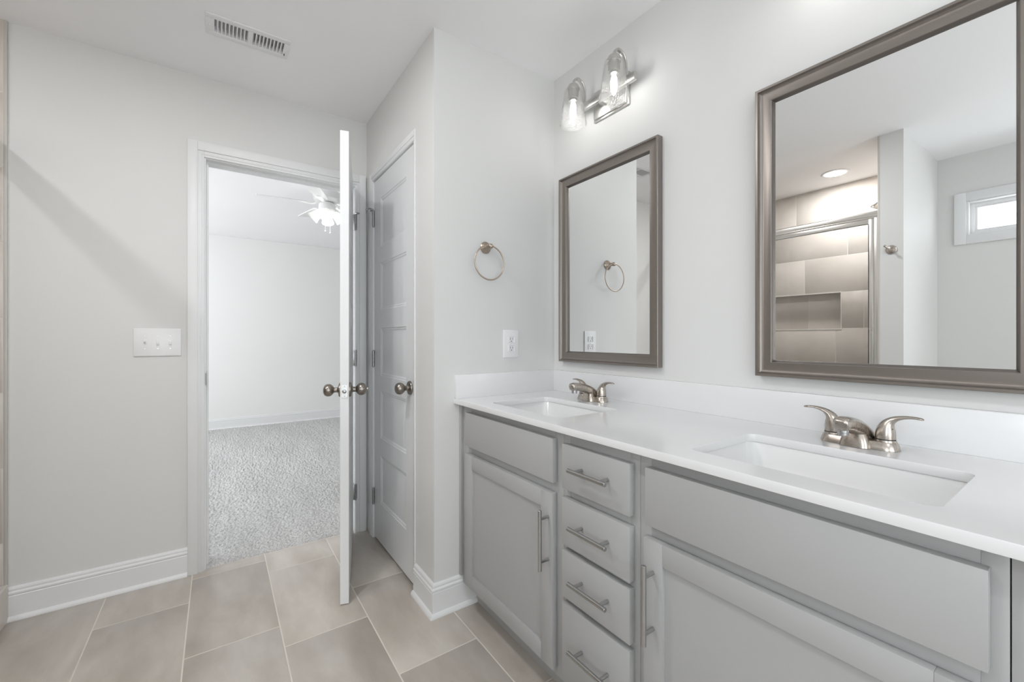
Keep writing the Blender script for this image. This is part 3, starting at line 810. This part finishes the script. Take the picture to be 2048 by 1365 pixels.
# ------------------------------------------------------------------ faucets (built round a local origin on the counter)
def faucet(loc, label):
    t = thing('faucet', loc, label, 'faucet', 'two-handle faucets behind the sinks')
    W = dict(world=False)
    mb = MB()
    def stad(hy, hx, z, n=10):
        pts = []
        for s, a0 in ((1, 0), (-1, 180)):
            for k in range(n + 1):
                a = math.radians(a0 + 180 * k / n)
                pts.append(Vector((hx * math.cos(a), s * (hy - hx) + hx * math.sin(a), z)))
        return pts
    mb.rings([stad(.0775, .0265, 0), stad(.0775, .0265, .002), stad(.0735, .0225, .016), stad(.0715, .0205, .0185), stad(.068, .017, .0195)])
    for s in (-1, 1): mb.lathe([(.0205, 0), (.0195, .0045)], (0, s * .0505, .0185), (0, 0, 1), 28)
    obj('base', mb, M['nickel'], t, **W)
    # spout: broad body rising from the base and reaching forward
    mb = MB()
    path = [(.014, 0, .014), (.004, 0, .027), (-.016, 0, .040), (-.042, 0, .052), (-.070, 0, .0595), (-.095, 0, .0630), (-.110, 0, .0630), (-.1175, 0, .0625), (-.1205, 0, .062)]
    sz = [(.033, .010), (.030, .014), (.0255, .0165), (.0205, .0165), (.0182, .0160), (.0175, .0155), (.0170, .0148), (.0145, .0125), (.009, .008)]
    mb.loft(path, sz, side=(0, 1, 0), n=40, power=3.2, sub=4)
    # apron under the spout
    rs = []
    for z, hx, hy in ((.0005, .031, .031), (.010, .030, .030), (.024, .0275, .026), (.036, .024, .021), (.046, .020, .017)):
        rs.append([Vector((-.010 + math.copysign(abs(math.cos(a)) ** .55, math.cos(a)) * hx, math.copysign(abs(math.sin(a)) ** .55, math.sin(a)) * hy, z)) for a in [2 * PI * k / 40 for k in range(40)]])
    mb.rings(rs)
    obj('spout', mb, M['nickel'], t, angle=40, **W)
    mb = MB(); mb.lathe([(.0095, 0), (.0108, .001), (.0108, .006), (.0116, .007), (.0116, .016)], (-.1020, 0, .0365), (0, 0, 1), 24)
    obj('aerator', mb, M['steel'], t, **W)
    for s in (1, -1):
        mb = MB(); y = s * .0505
        mb.lathe([(.0178, 0), (.0187, .0008), (.0187, .004)], (0, y, .0245), (0, 0, 1), 28)
        path = [(0, y, .026), (0, y, .036), (0, y + s * .001, .047), (0, y + s * .0035, .057), (0, y + s * .0085, .0655), (0, y + s * .017, .0725), (0, y + s * .028, .0770), (0, y + s * .041, .0795), (0, y + s * .053, .0798), (0, y + s * .062, .0786), (0, y + s * .0655, .0778)]
        sz = [(.0187, .0187), (.0185, .0187), (.0172, .0172), (.0150, .0138), (.0125, .0098), (.0105, .0066), (.0090, .0046), (.0080, .0034), (.0075, .0030), (.0062, .0026), (.003, .0014)]
        mb.loft(path, sz, side=(1, 0, 0), n=24)
        h = obj('handle', mb, M['nickel'], t, angle=45, **W)
        mb = MB(); mb.lathe([(.0022, 0), (.0022, .0012)], (-.0080, y + s * .0137, .049), (-.5, s * .86, 0), 12)
        obj('set_screw', mb, M['slot'], h, label='tiny dark set screw', **W)
        mb = MB(); mb.lathe([(.0187, 0), (.0187, .0016)], (0, y, .0230), (0, 0, 1), 28)
        obj('gap_ring', mb, M['slot'], h, label='thin dark gap under the lever', **W)
    return t
f1 = faucet((1.277, 1.250, .8903), 'brushed nickel two-lever faucet behind the far corner sink')
copy_tree(f1, (1.277, .362, .8903), 'brushed nickel two-lever faucet behind the near sink, under the large mirror')

# ------------------------------------------------------------------ mirrors
def framed_mirror(y0, y1, z0, z1, label):
    t = thing('framed_mirror', (XW, (y0 + y1) / 2, z0), label, 'mirror', 'taupe framed mirrors over the vanity')
    prof = [(.0, .001), (.0, .029), (.0015, .0305), (.0075, .0305), (.0085, .0285), (.0095, .0250), (.0125, .0215), (.0165, .0195), (.022, .0190), (.038, .0205), (.0415, .0215), (.0430, .0205)]
    prof2 = [(.0430, .0205), (.0445, .018), (.0478, .0095), (.0490, .0090), (.0490, .0015), (.0430, .0015)]
    mb = MB(); mb.frame(prof + [(.0430, .001)], y0, y1, z0, z1, XW)
    obj('frame', mb, M['mframe'], t, angle=28)
    mb = MB(); mb.frame(prof2, y0, y1, z0, z1, XW)
    obj('inner_lip', mb, M['mlip_shaded'], t, angle=28, label='bevelled inner lip of the frame, shade put into its colour')
    mb = MB(); mb.box((XW - .0085, y0 + .044, z0 + .044), (XW - .0016, y1 - .044, z1 - .044))
    obj('mirror_glass', mb, M['mirror'], t)
    return t
framed_mirror(.990, 1.552, 1.037, 1.914, 'taupe metal framed mirror nearest the corner, reflecting the towel ring, above the far sink')
framed_mirror(.075, .640, 1.034, 1.906, 'taupe metal framed mirror cut by the right edge, reflecting the shower, above the near sink')

# ------------------------------------------------------------------ vanity lights (local coordinates, wall plane at x=0, room towards -x)
def vanity_light(loc, label):
    t = thing('vanity_light', loc, label, 'wall lamp', 'two-light vanity fixtures')
    W = dict(world=False)
    mb = MB()
    mb.box((-.010, -.098, -.067), (-.0005, .098, .067), .002); mb.box((-.020, -.091, -.060), (-.010, .091, .060), .004)
    obj('back_plate', mb, M['fixture'], t, **W)
    mb = MB(); mb.box((-.060, -.166, -.016), (-.042, .166, .016), .0025); mb.box((-.044, -.022, -.012), (-.018, .022, .012), .001)
    obj('cross_bar', mb, M['fixture'], t, **W)
    for s in (-1, 1):
        y = s * .115; cx = -.118
        mb = MB()
        pts = [(-.050, y, .010), (-.050, y, .045), (-.052, y, .072), (-.060, y, .092), (-.075, y, .106), (-.092, y, .110), (-.106, y, .105), (-.114, y, .094), (cx, y, .076)]
        mb.loft(pts, [(.0090, .0042)] * len(pts), side=(0, 1, 0), n=16, power=3)
        obj('arm', mb, M['fixture'], t, angle=40, **W)
        mb = MB(); mb.lathe([(.009, .082), (.013, .080), (.021, .074), (.026, .066), (.0275, .0585), (.0275, .054), (.0225, .053), (.0225, .014), (.0, .013)], (cx, y, 0), (0, 0, 1), 32)
        obj('socket_cup', mb, M['fixture'], t, **W)
        # tapered seeded glass, open at the bottom
        mb = MB()
        o = [(.0345, .0535), (.0375, .051), (.0385, .045), (.0585, -.094), (.0588, -.0965), (.0562, -.0965), (.0560, -.094), (.0360, .044), (.0345, .0495), (.025, .0515)]
        n = 48; rs = []
        for r, h in [(.025, .0535)] + o:
            rs.append([Vector((cx + r * math.cos(2 * PI * i / n), y + r * math.sin(2 * PI * i / n), h)) for i in range(n)])
        mb.rings(rs, closed=True)
        obj('glass_shade', mb, M['seeded'], t, label='clear seeded glass tapered shade', **W)
        mb = MB(); mb.lathe([(.017, .016), (.019, .012), (.019, .004), (.013, .002)], (cx, y, 0), (0, 0, 1), 28)
        bb = obj('bulb', mb, M['bulb_base'], t, label='lit clear filament bulb', **W)
        mb = MB(); mb.lathe([(.004, .004), (.009, -.004), (.0125, -.018), (.0130, -.045), (.0105, -.062), (.006, -.074), (.0, -.080)], (cx, y, 0), (0, 0, 1), 24)
        obj('bulb_glass', mb, M['bulb'], bb, **W)
    return t
def lamp_point(name, loc, r, power, color, parent):
    d = bpy.data.lights.new(name, 'POINT'); d.energy = power; d.shadow_soft_size = r; d.color = color
    o = bpy.data.objects.new(name, d); COL.objects.link(o); o.parent = parent
    o.location = Vector(loc) - shift_of(parent)
    return o
v1 = vanity_light((XW, 1.240, 2.172), 'brushed nickel two-light vanity lamp with seeded glass shades above the far mirror')
v2 = copy_tree(v1, (XW, .330, 2.192), 'brushed nickel two-light vanity lamp with seeded glass shades above the near mirror')
# ------------------------------------------------------------------ recessed lights
def can_light(x, y, label, power):
    t = thing('recessed_light', (x, y, ZC), label, 'ceiling light', 'round recessed ceiling lights')
    mb = MB(); mb.lathe([(.090, -.0002), (.090, .003), (.086, .006), (.074, .007), (.072, .0035), (.072, -.0002)], (x, y, ZC), (0, 0, -1), 48)
    obj('trim_ring', mb, M['plastic'], t)
    mb = MB(); mb.lathe([(.0, 0), (.072, .001), (.072, .004), (.0, .0045)], (x, y, ZC), (0, 0, -1), 48)
    obj('lens', mb, M['frosted'], t, label='lit frosted lens')
    d = bpy.data.lights.new('can_beam', 'AREA'); d.shape = 'DISK'; d.size = .09; d.energy = power; d.color = (.985, .99, 1)
    o = bpy.data.objects.new('can_beam', d); COL.objects.link(o); o.parent = t; o.location = (0, 0, -.009)
    return t
can_light(-1.197, 1.266, 'lit round recessed light in the shower ceiling, seen in the large mirror', 10)
can_light(-.10, 1.40, 'added round recessed fill light, out of view between the viewer and the bedroom door', 9)  # added lamp, unseen, evens out door wall, closet door and floor
can_light(0.0, -.75, 'added round recessed fill light, unseen in the ceiling behind the viewer', 7)  # added lamp, unseen, for soft fill from behind

# ------------------------------------------------------------------ ceiling air vent
t = thing('air_vent', ((VX0 + VX1) / 2, (VY0 + VY1) / 2, ZC), 'white metal air register in the ceiling near the bedroom door', 'air vent')
mb = MB(); g = .0045
ex0, ex1, ey0, ey1 = -.040, .262, 2.050, 2.190
mb.box((ex0, ey0, ZC - g), (ex1, VY0, ZC), .0012); mb.box((ex0, VY1, ZC - g), (ex1, ey1, ZC), .0012)
mb.box((ex0, VY0 - .001, ZC - g), (VX0, VY1 + .001, ZC), .0012); mb.box((VX1, VY0 - .001, ZC - g), (ex1, VY1 + .001, ZC), .0012)
mb.box((.108, VY0, ZC - g), (.122, VY1, ZC))
for xx in (-.028, .252): mb.sphere((xx, 2.12, ZC - g), .0035, n=10)
obj('frame', mb, M['plastic'], t)
mb = MB()
for side, x0, x1, s in ((0, VX0, .108, -1), (1, .122, VX1, 1)):
    n = 9; w = (x1 - x0) / n
    for k in range(n + 1):
        xx = x0 + k * w
        if (k == n and s < 0) or (k == 0 and s > 0): pass
        mb.poly([(xx - .0022, VY0, ZC - .003), (xx + .0022, VY0, ZC - .003), (xx + .0022, VY1, ZC - .003), (xx - .0022, VY1, ZC - .003)])
        a = Vector((xx, VY0, ZC - .003)); b = Vector((xx, VY1, ZC - .003)); d = Vector((s * .008, 0, .014))
        for off in (0, .0008):
            mb.poly([a + Vector((off, 0, 0)), b + Vector((off, 0, 0)), b + d + Vector((off, 0, 0)), a + d + Vector((off, 0, 0))])
obj('louvres', mb, M['plastic'], t)
mb = MB(); mb.box((VX0, VY0, ZC + .020), (VX1, VY1, ZC + .022)); obj('damper', mb, M['duct'], t, label='grey damper plate behind the louvres')
mb = MB(); mb.box((.2445, 2.150, ZC - .012), (.2480, 2.156, ZC - .004), .0008); obj('lever', mb, M['slot'], t, label='small dark damper lever')

# ------------------------------------------------------------------ wall plates
t = thing('light_switch', (-.230, YD, 1.063), 'white three-toggle light switch plate left of the bedroom doorway', 'light switch')
mb = MB(); mb.box((-.317, YD - .006, 1.064), (-.143, YD, 1.194), .0025, 3); obj('cover_plate', mb, M['plastic'], t)
for x in (-.276, -.230, -.184):
    mb = MB(); mb.box((x - .006, YD - .0068, 1.117), (x + .006, YD - .0055, 1.141), .0004)
    up = 1 if x < -.25 else -1
    mb.rings([[Vector((x + a, YD - .006, 1.129 + b)) for a, b in ((-.004, -.009), (.004, -.009), (.004, .009), (-.004, .009))],
              [Vector((x + a, YD - .016, 1.129 + up * .006 + b)) for a, b in ((-.003, -.0035), (.003, -.0035), (.003, .0035), (-.003, .0035))]])
    obj('toggle', mb, M['plastic'], t)
    for z in (1.099, 1.159):
        mb = MB(); mb.lathe([(.003, 0), (.0025, .001)], (x, YD - .0058, z), (0, -1, 0), 12); mb.box((x - .0025, YD - .0071, z - .0004), (x + .0025, YD - .0067, z + .0004), m=None)
        obj('screw', mb, M['latch'], t)
t = thing('wall_outlet', (1.120, YT, 1.058), 'white duplex electrical outlet under the towel ring', 'outlet')
mb = MB(); mb.box((1.077, YT - .006, 1.058), (1.162, YT, 1.186), .0025, 3); obj('cover_plate', mb, M['plastic'], t)
for z in (1.101, 1.142):
    mb = MB(); mb.box((1.1025, YT - .0075, z - .0145), (1.1365, YT - .0055, z + .0145), .004, 3)
    r = obj('receptacle', mb, M['plastic'], t)
    mb = MB(); mb.box((1.1120, YT - .0080, z - .002), (1.1138, YT - .0074, z + .008)); mb.box((1.1250, YT - .0080, z - .001), (1.1268, YT - .0074, z + .007))
    mb.lathe([(.0024, 0), (.0024, .0006)], (1.1195, YT - .0074, z - .008), (0, -1, 0), 12)
    obj('slots', mb, M['slot'], r, label='dark socket slots')
mb = MB(); mb.lathe([(.003, 0), (.0025, .001)], (1.1195, YT - .0060, 1.1215), (0, -1, 0), 12); obj('screw', mb, M['latch'], t)

# ------------------------------------------------------------------ towel ring
t = thing('towel_ring', (.982, YT, 1.552), 'round bronzed nickel towel ring hanging on the narrow wall', 'towel ring')
mb = MB(); mb.lathe([(.0265, .0005), (.0268, .004), (.0235, .008), (.0215, .010), (.0150, .016), (.0095, .024), (.0080, .034), (.0090, .038)], (.982, YT, 1.552), (0, -1, 0), 36)
obj('wall_mount', mb, M['ring'], t)
mb = MB(); mb.sphere((.982, YT - .047, 1.551), .0112); mb.lathe([(.0085, 0), (.0085, .008)], (.982, YT - .036, 1.552), (0, -1, 0), 20)
obj('post', mb, M['ring'], t)
mb = MB(); mb.torus((.976, YT - .048, 1.478), .0745, .0032, (0, 1, 0)); obj('ring', mb, M['ring'], t, label='thin bronzed hoop')

# ------------------------------------------------------------------ robe hook
t = thing('robe_hook', (XS, .815, 1.700), 'round nickel robe hook on the partition end, seen in the large mirror', 'hook')
mb = MB(); mb.lathe([(.0275, .0005), (.0275, .004), (.023, .008), (.012, .012), (.008, .020)], (XS, .815, 1.700), (1, 0, 0), 32); obj('wall_mount', mb, M['nickel'], t)
mb = MB(); mb.loft([(XS + .018, .815, 1.700), (XS + .034, .818, 1.702), (XS + .045, .824, 1.708), (XS + .052, .830, 1.716)], [(.006, .006), (.005, .005), (.005, .005), (.006, .006)], side=(0, 1, 0), n=14)
mb.sphere((XS + .054, .832, 1.719), .0075); obj('hook_arm', mb, M['nickel'], t)

# ------------------------------------------------------------------ shower enclosure
XE = -.760
t = thing('shower_enclosure', (XE, 1.72, .151), 'framed glass shower enclosure with satin metal rails, seen in the large mirror', 'shower door')
y0, y1 = YP1 + .0125, YD - .0125
mb = MB(); mb.box((XE - .017, y0, 1.940), (XE + .017, y1, 1.968), .003); mb.cyl((XE + .006, y0, 1.965), (XE + .006, y1, 1.965), .0105, 20)
mb.box((XE - .014, y0, 1.930), (XE + .014, y1, 1.9405), .001)
obj('header_rail', mb, M['shower_metal'], t)
mb = MB(); mb.box((XE - .022, y0, .1515), (XE + .022, y1, .180), .003); obj('bottom_track', mb, M['shower_metal'], t)
for a, b in ((y0, y0 + .028), (y1 - .028, y1)):
    mb = MB(); mb.box((XE - .018, a, .18), (XE + .018, b, 1.93), .002); obj('jamb_rail', mb, M['shower_metal'], t)
for k, (a, b, x) in enumerate(((y0 + .030, 1.745, XE + .008), (1.70, y1 - .030, XE - .010))):
    mb = MB(); w = .028; h = .007
    mb.box((x - h, a, .184), (x + h, a + w, 1.926), .002); mb.box((x - h, b - w, .184), (x + h, b, 1.926), .002)
    mb.box((x - h, a + w, 1.926 - w - .004), (x + h, b - w, 1.926), .002); mb.box((x - h, a + w, .184), (x + h, b - w, .184 + w), .002)
    fr = obj('door_panel', mb, M['shower_metal'], t)
    mb = MB(); mb.box((x - .003, a + w - .004, .184 + w - .004), (x + .003, b - w + .004, 1.926 - w), 0); obj('glass', mb, M['shower_glass'], fr)
    mb = MB()
    def L(u0, v0, u1, v1): mb.box((x + h - .001, u0, v0), (x + h + .0012, u1, v1))
    L(a + w - .003, .184 + w, a + w + .0005, 1.926 - w - .004); L(b - w - .0005, .184 + w, b - w + .003, 1.926 - w - .004)
    L(a + w, 1.926 - w - .005, b - w, 1.926 - w - .0015); L(a + w, .184 + w - .001, b - w, .184 + w + .002)
    obj('gasket', mb, M['slot'], fr, label='thin dark glazing gasket')

# shower head on the near tiled wall
t = thing('shower_sprayer', (-1.07, YP1 + .012, 2.06), 'satin metal shower head just above the shower door rail, seen in the large mirror', 'shower head')
mb = MB(); mb.loft([(-1.07, YP1 + .0125, 2.115), (-1.07, YP1 + .05, 2.125), (-1.07, YP1 + .085, 2.118), (-1.07, YP1 + .105, 2.102)], [(.009, .009)] * 4, side=(1, 0, 0), n=16)
mb.lathe([(.028, 0), (.028, .003), (.012, .008)], (-1.07, YP1 + .0125, 2.115), (0, 1, 0), 24); obj('arm', mb, M['shower_metal'], t)
mb = MB(); mb.lathe([(.012, 0), (.014, .010), (.022, .024), (.029, .034), (.029, .042), (.026, .044)], (-1.07, YP1 + .102, 2.106), (0, .55, -.83), 28); obj('spray_face', mb, M['shower_metal'], t)

# ------------------------------------------------------------------ bedroom beyond the doorway
BX0, BX1, BY1 = -1.95, 3.2, 6.45
mb = MB(); mb.box((BX0, BY1, -.02), (BX1, BY1 + .1, ZC)); structure('wall_bedroom_far', mb, M['bed_wall'], 'bright white far wall of the bedroom beyond the door', 'wall')
mb = MB(); mb.box((BX1, 2.70, -.02), (BX1 + .1, BY1, ZC)); structure('wall_bedroom_right', mb, M['bed_wall'], 'bedroom wall hidden to the right of the doorway', 'wall')
wall_with_holes('wall_bedroom_left', 'x', BX0 - .1, BX0, 2.70, BY1, 0, ZC, [(3.3, 5.9, .7, 2.25)], M['bed_wall'], 'bedroom wall with the windows, out of sight to the left')
mb = MB(); mb.box((BX0 - .1, 2.585, ZC + .001), (BX1 + .1, BY1 + .1, ZC + .1)); structure('ceiling_bedroom', mb, M['ceiling'], 'white bedroom ceiling seen through the doorway', 'ceiling')
mb = MB(); mb.box((BX0, 2.598, -.06), (BX1, BY1, -.012)); structure('floor_bedroom', mb, M['carpet'], 'sub-floor under the bedroom carpet', 'floor')
baseboard('baseboard_bedroom', (BX0, BY1), (BX1, BY1), (0, -1), 'white baseboard along the far bedroom wall above the carpet')
# carpet as a dense, uneven pile surface
mb = MB(); bm = mb.bm
ys = [2.600]; st = .0045
while ys[-1] < BY1 - .02:
    ys.append(ys[-1] + st); st = min(st * 1.006, .03)
xs_list = [-.12 + k * .0055 for k in range(int(.95 / .0055))]
x = xs_list[-1]; st = .006
while x < 2.2: x += st; st = min(st * 1.01, .03); xs_list.append(x)
pre = []; x = -.12
while x > -1.2: x -= .03; pre.append(x)
xs_list = list(reversed(pre)) + xs_list
grid = []
for j, y in enumerate(ys):
    row = []
    for x in xs_list:
        e = min(1.0, j / 2.0)
        z = .006 * e + random.uniform(-.0055, .0055) * e - .006 * (1 - e)
        row.append(bm.verts.new((x + random.uniform(-.002, .002), y + random.uniform(-.002, .002), z)))
    grid.append(row)
for j in range(len(grid) - 1):
    for i in range(len(xs_list) - 1):
        bm.faces.new([grid[j][i], grid[j][i + 1], grid[j + 1][i + 1], grid[j + 1][i]])
carpet = obj('carpet', mb, M['carpet'], label='light grey cut-pile bedroom carpet beyond the open doorway', cat='carpet', kind='stuff', angle=180)

# ceiling fan
FX, FY, FZ = .735, 3.70, 2.250
M['fanwhite'] = mat('white_fan_enamel', (0.85, 0.85, 0.85), 0.35, var=0.003)
t = thing('ceiling_fan', (FX, FY, FZ - .2), 'white ceiling fan with a four-shade light kit in the bedroom', 'ceiling fan')
mb = MB(); mb.lathe([(.070, ZC - .0005), (.072, ZC - .02), (.055, ZC - .05), (.018, ZC - .06), (.018, ZC - .075), (.06, ZC - .082), (.098, ZC - .10), (.108, ZC - .13), (.104, ZC - .16), (.088, ZC - .175), (.05, ZC - .18)], (FX, FY, 0), (0, 0, 1), 40)
obj('motor_housing', mb, M['fanwhite'], t)
for k in range(5):
    a = math.radians(173 + 72 * k); d = Vector((math.cos(a), math.sin(a), 0)); s = Vector((-d.y, d.x, 0)); c = Vector((FX, FY, FZ - .006))
    tilt = -.20
    out = [(.155, .045), (.20, .052), (.38, .060), (.46, .062), (.492, .055), (.50, .035)]
    up = [c + d * r + s * w + Vector((0, 0, w * tilt)) for r, w in out] + [c + d * r - s * w - Vector((0, 0, w * tilt)) for r, w in reversed(out)]
    mb = MB(); mb.rings([up, [p - Vector((0, 0, .006)) for p in up]])
    bl = obj('blade', mb, M['fanwhite'], t)
    mb = MB(); mb.loft([c + d * .085 - Vector((0, 0, .004)), c + d * .12 - Vector((0, 0, .016)), c + d * .17 - Vector((0, 0, .010)), c + d * .215 - Vector((0, 0, .008))], [(.016, .004), (.014, .004), (.026, .003), (.030, .002)], side=tuple(s), n=14)
    obj('blade_bracket', mb, M['fanwhite'], bl)
mb = MB(); mb.lathe([(.05, .0), (.062, -.012), (.066, -.060), (.050, -.090), (.020, -.102), (.0, -.104)], (FX, FY, ZC - .185), (0, 0, 1), 32)
obj('light_kit', mb, M['fanwhite'], t)
for k in range(4):
    a = math.radians(255 + 90 * k); d = Vector((math.cos(a), math.sin(a), 0)); ax = (d * .72 + Vector((0, 0, -.69))).normalized()
    o = Vector((FX, FY, ZC - .262)) + d * .052
    mb = MB(); n = 28
    prof = [(.018, .0), (.028, .008), (.034, .028), (.040, .055), (.050, .080), (.0485, .080), (.038, .055), (.032, .028), (.026, .010), (.016, .002)]
    sv = ax.orthogonal().normalized(); tv = ax.cross(sv)
    mb.rings([[o + ax * h + sv * (r * math.cos(2 * PI * i / n)) + tv * (r * math.sin(2 * PI * i / n)) for i in range(n)] for r, h in prof], closed=True)
    sh = obj('glass_shade', mb, M['opal'], t, label='frosted white bell shade')
    mb = MB(); mb.lathe([(.008, .006), (.010, .014), (.016, .032), (.018, .044), (.012, .058), (.0, .062)], o, ax, 18)
    obj('bulb', mb, M['softbulb'], sh)
for dx, L in ((-.018, .20), (.020, .215)):
    mb = MB(); mb.cyl((FX + dx, FY - .02, ZC - .290), (FX + dx, FY - .02, ZC - .290 - L * .62), .0012, 6); mb.sphere((FX + dx, FY - .02, ZC - .297 - L * .62), .007, n=10)
    obj('pull_chain', mb, M['fanwhite'], t)
lamp_point('fan_light', (FX, FY, ZC - .34), .06, 2.5, (1, .98, .95), t)
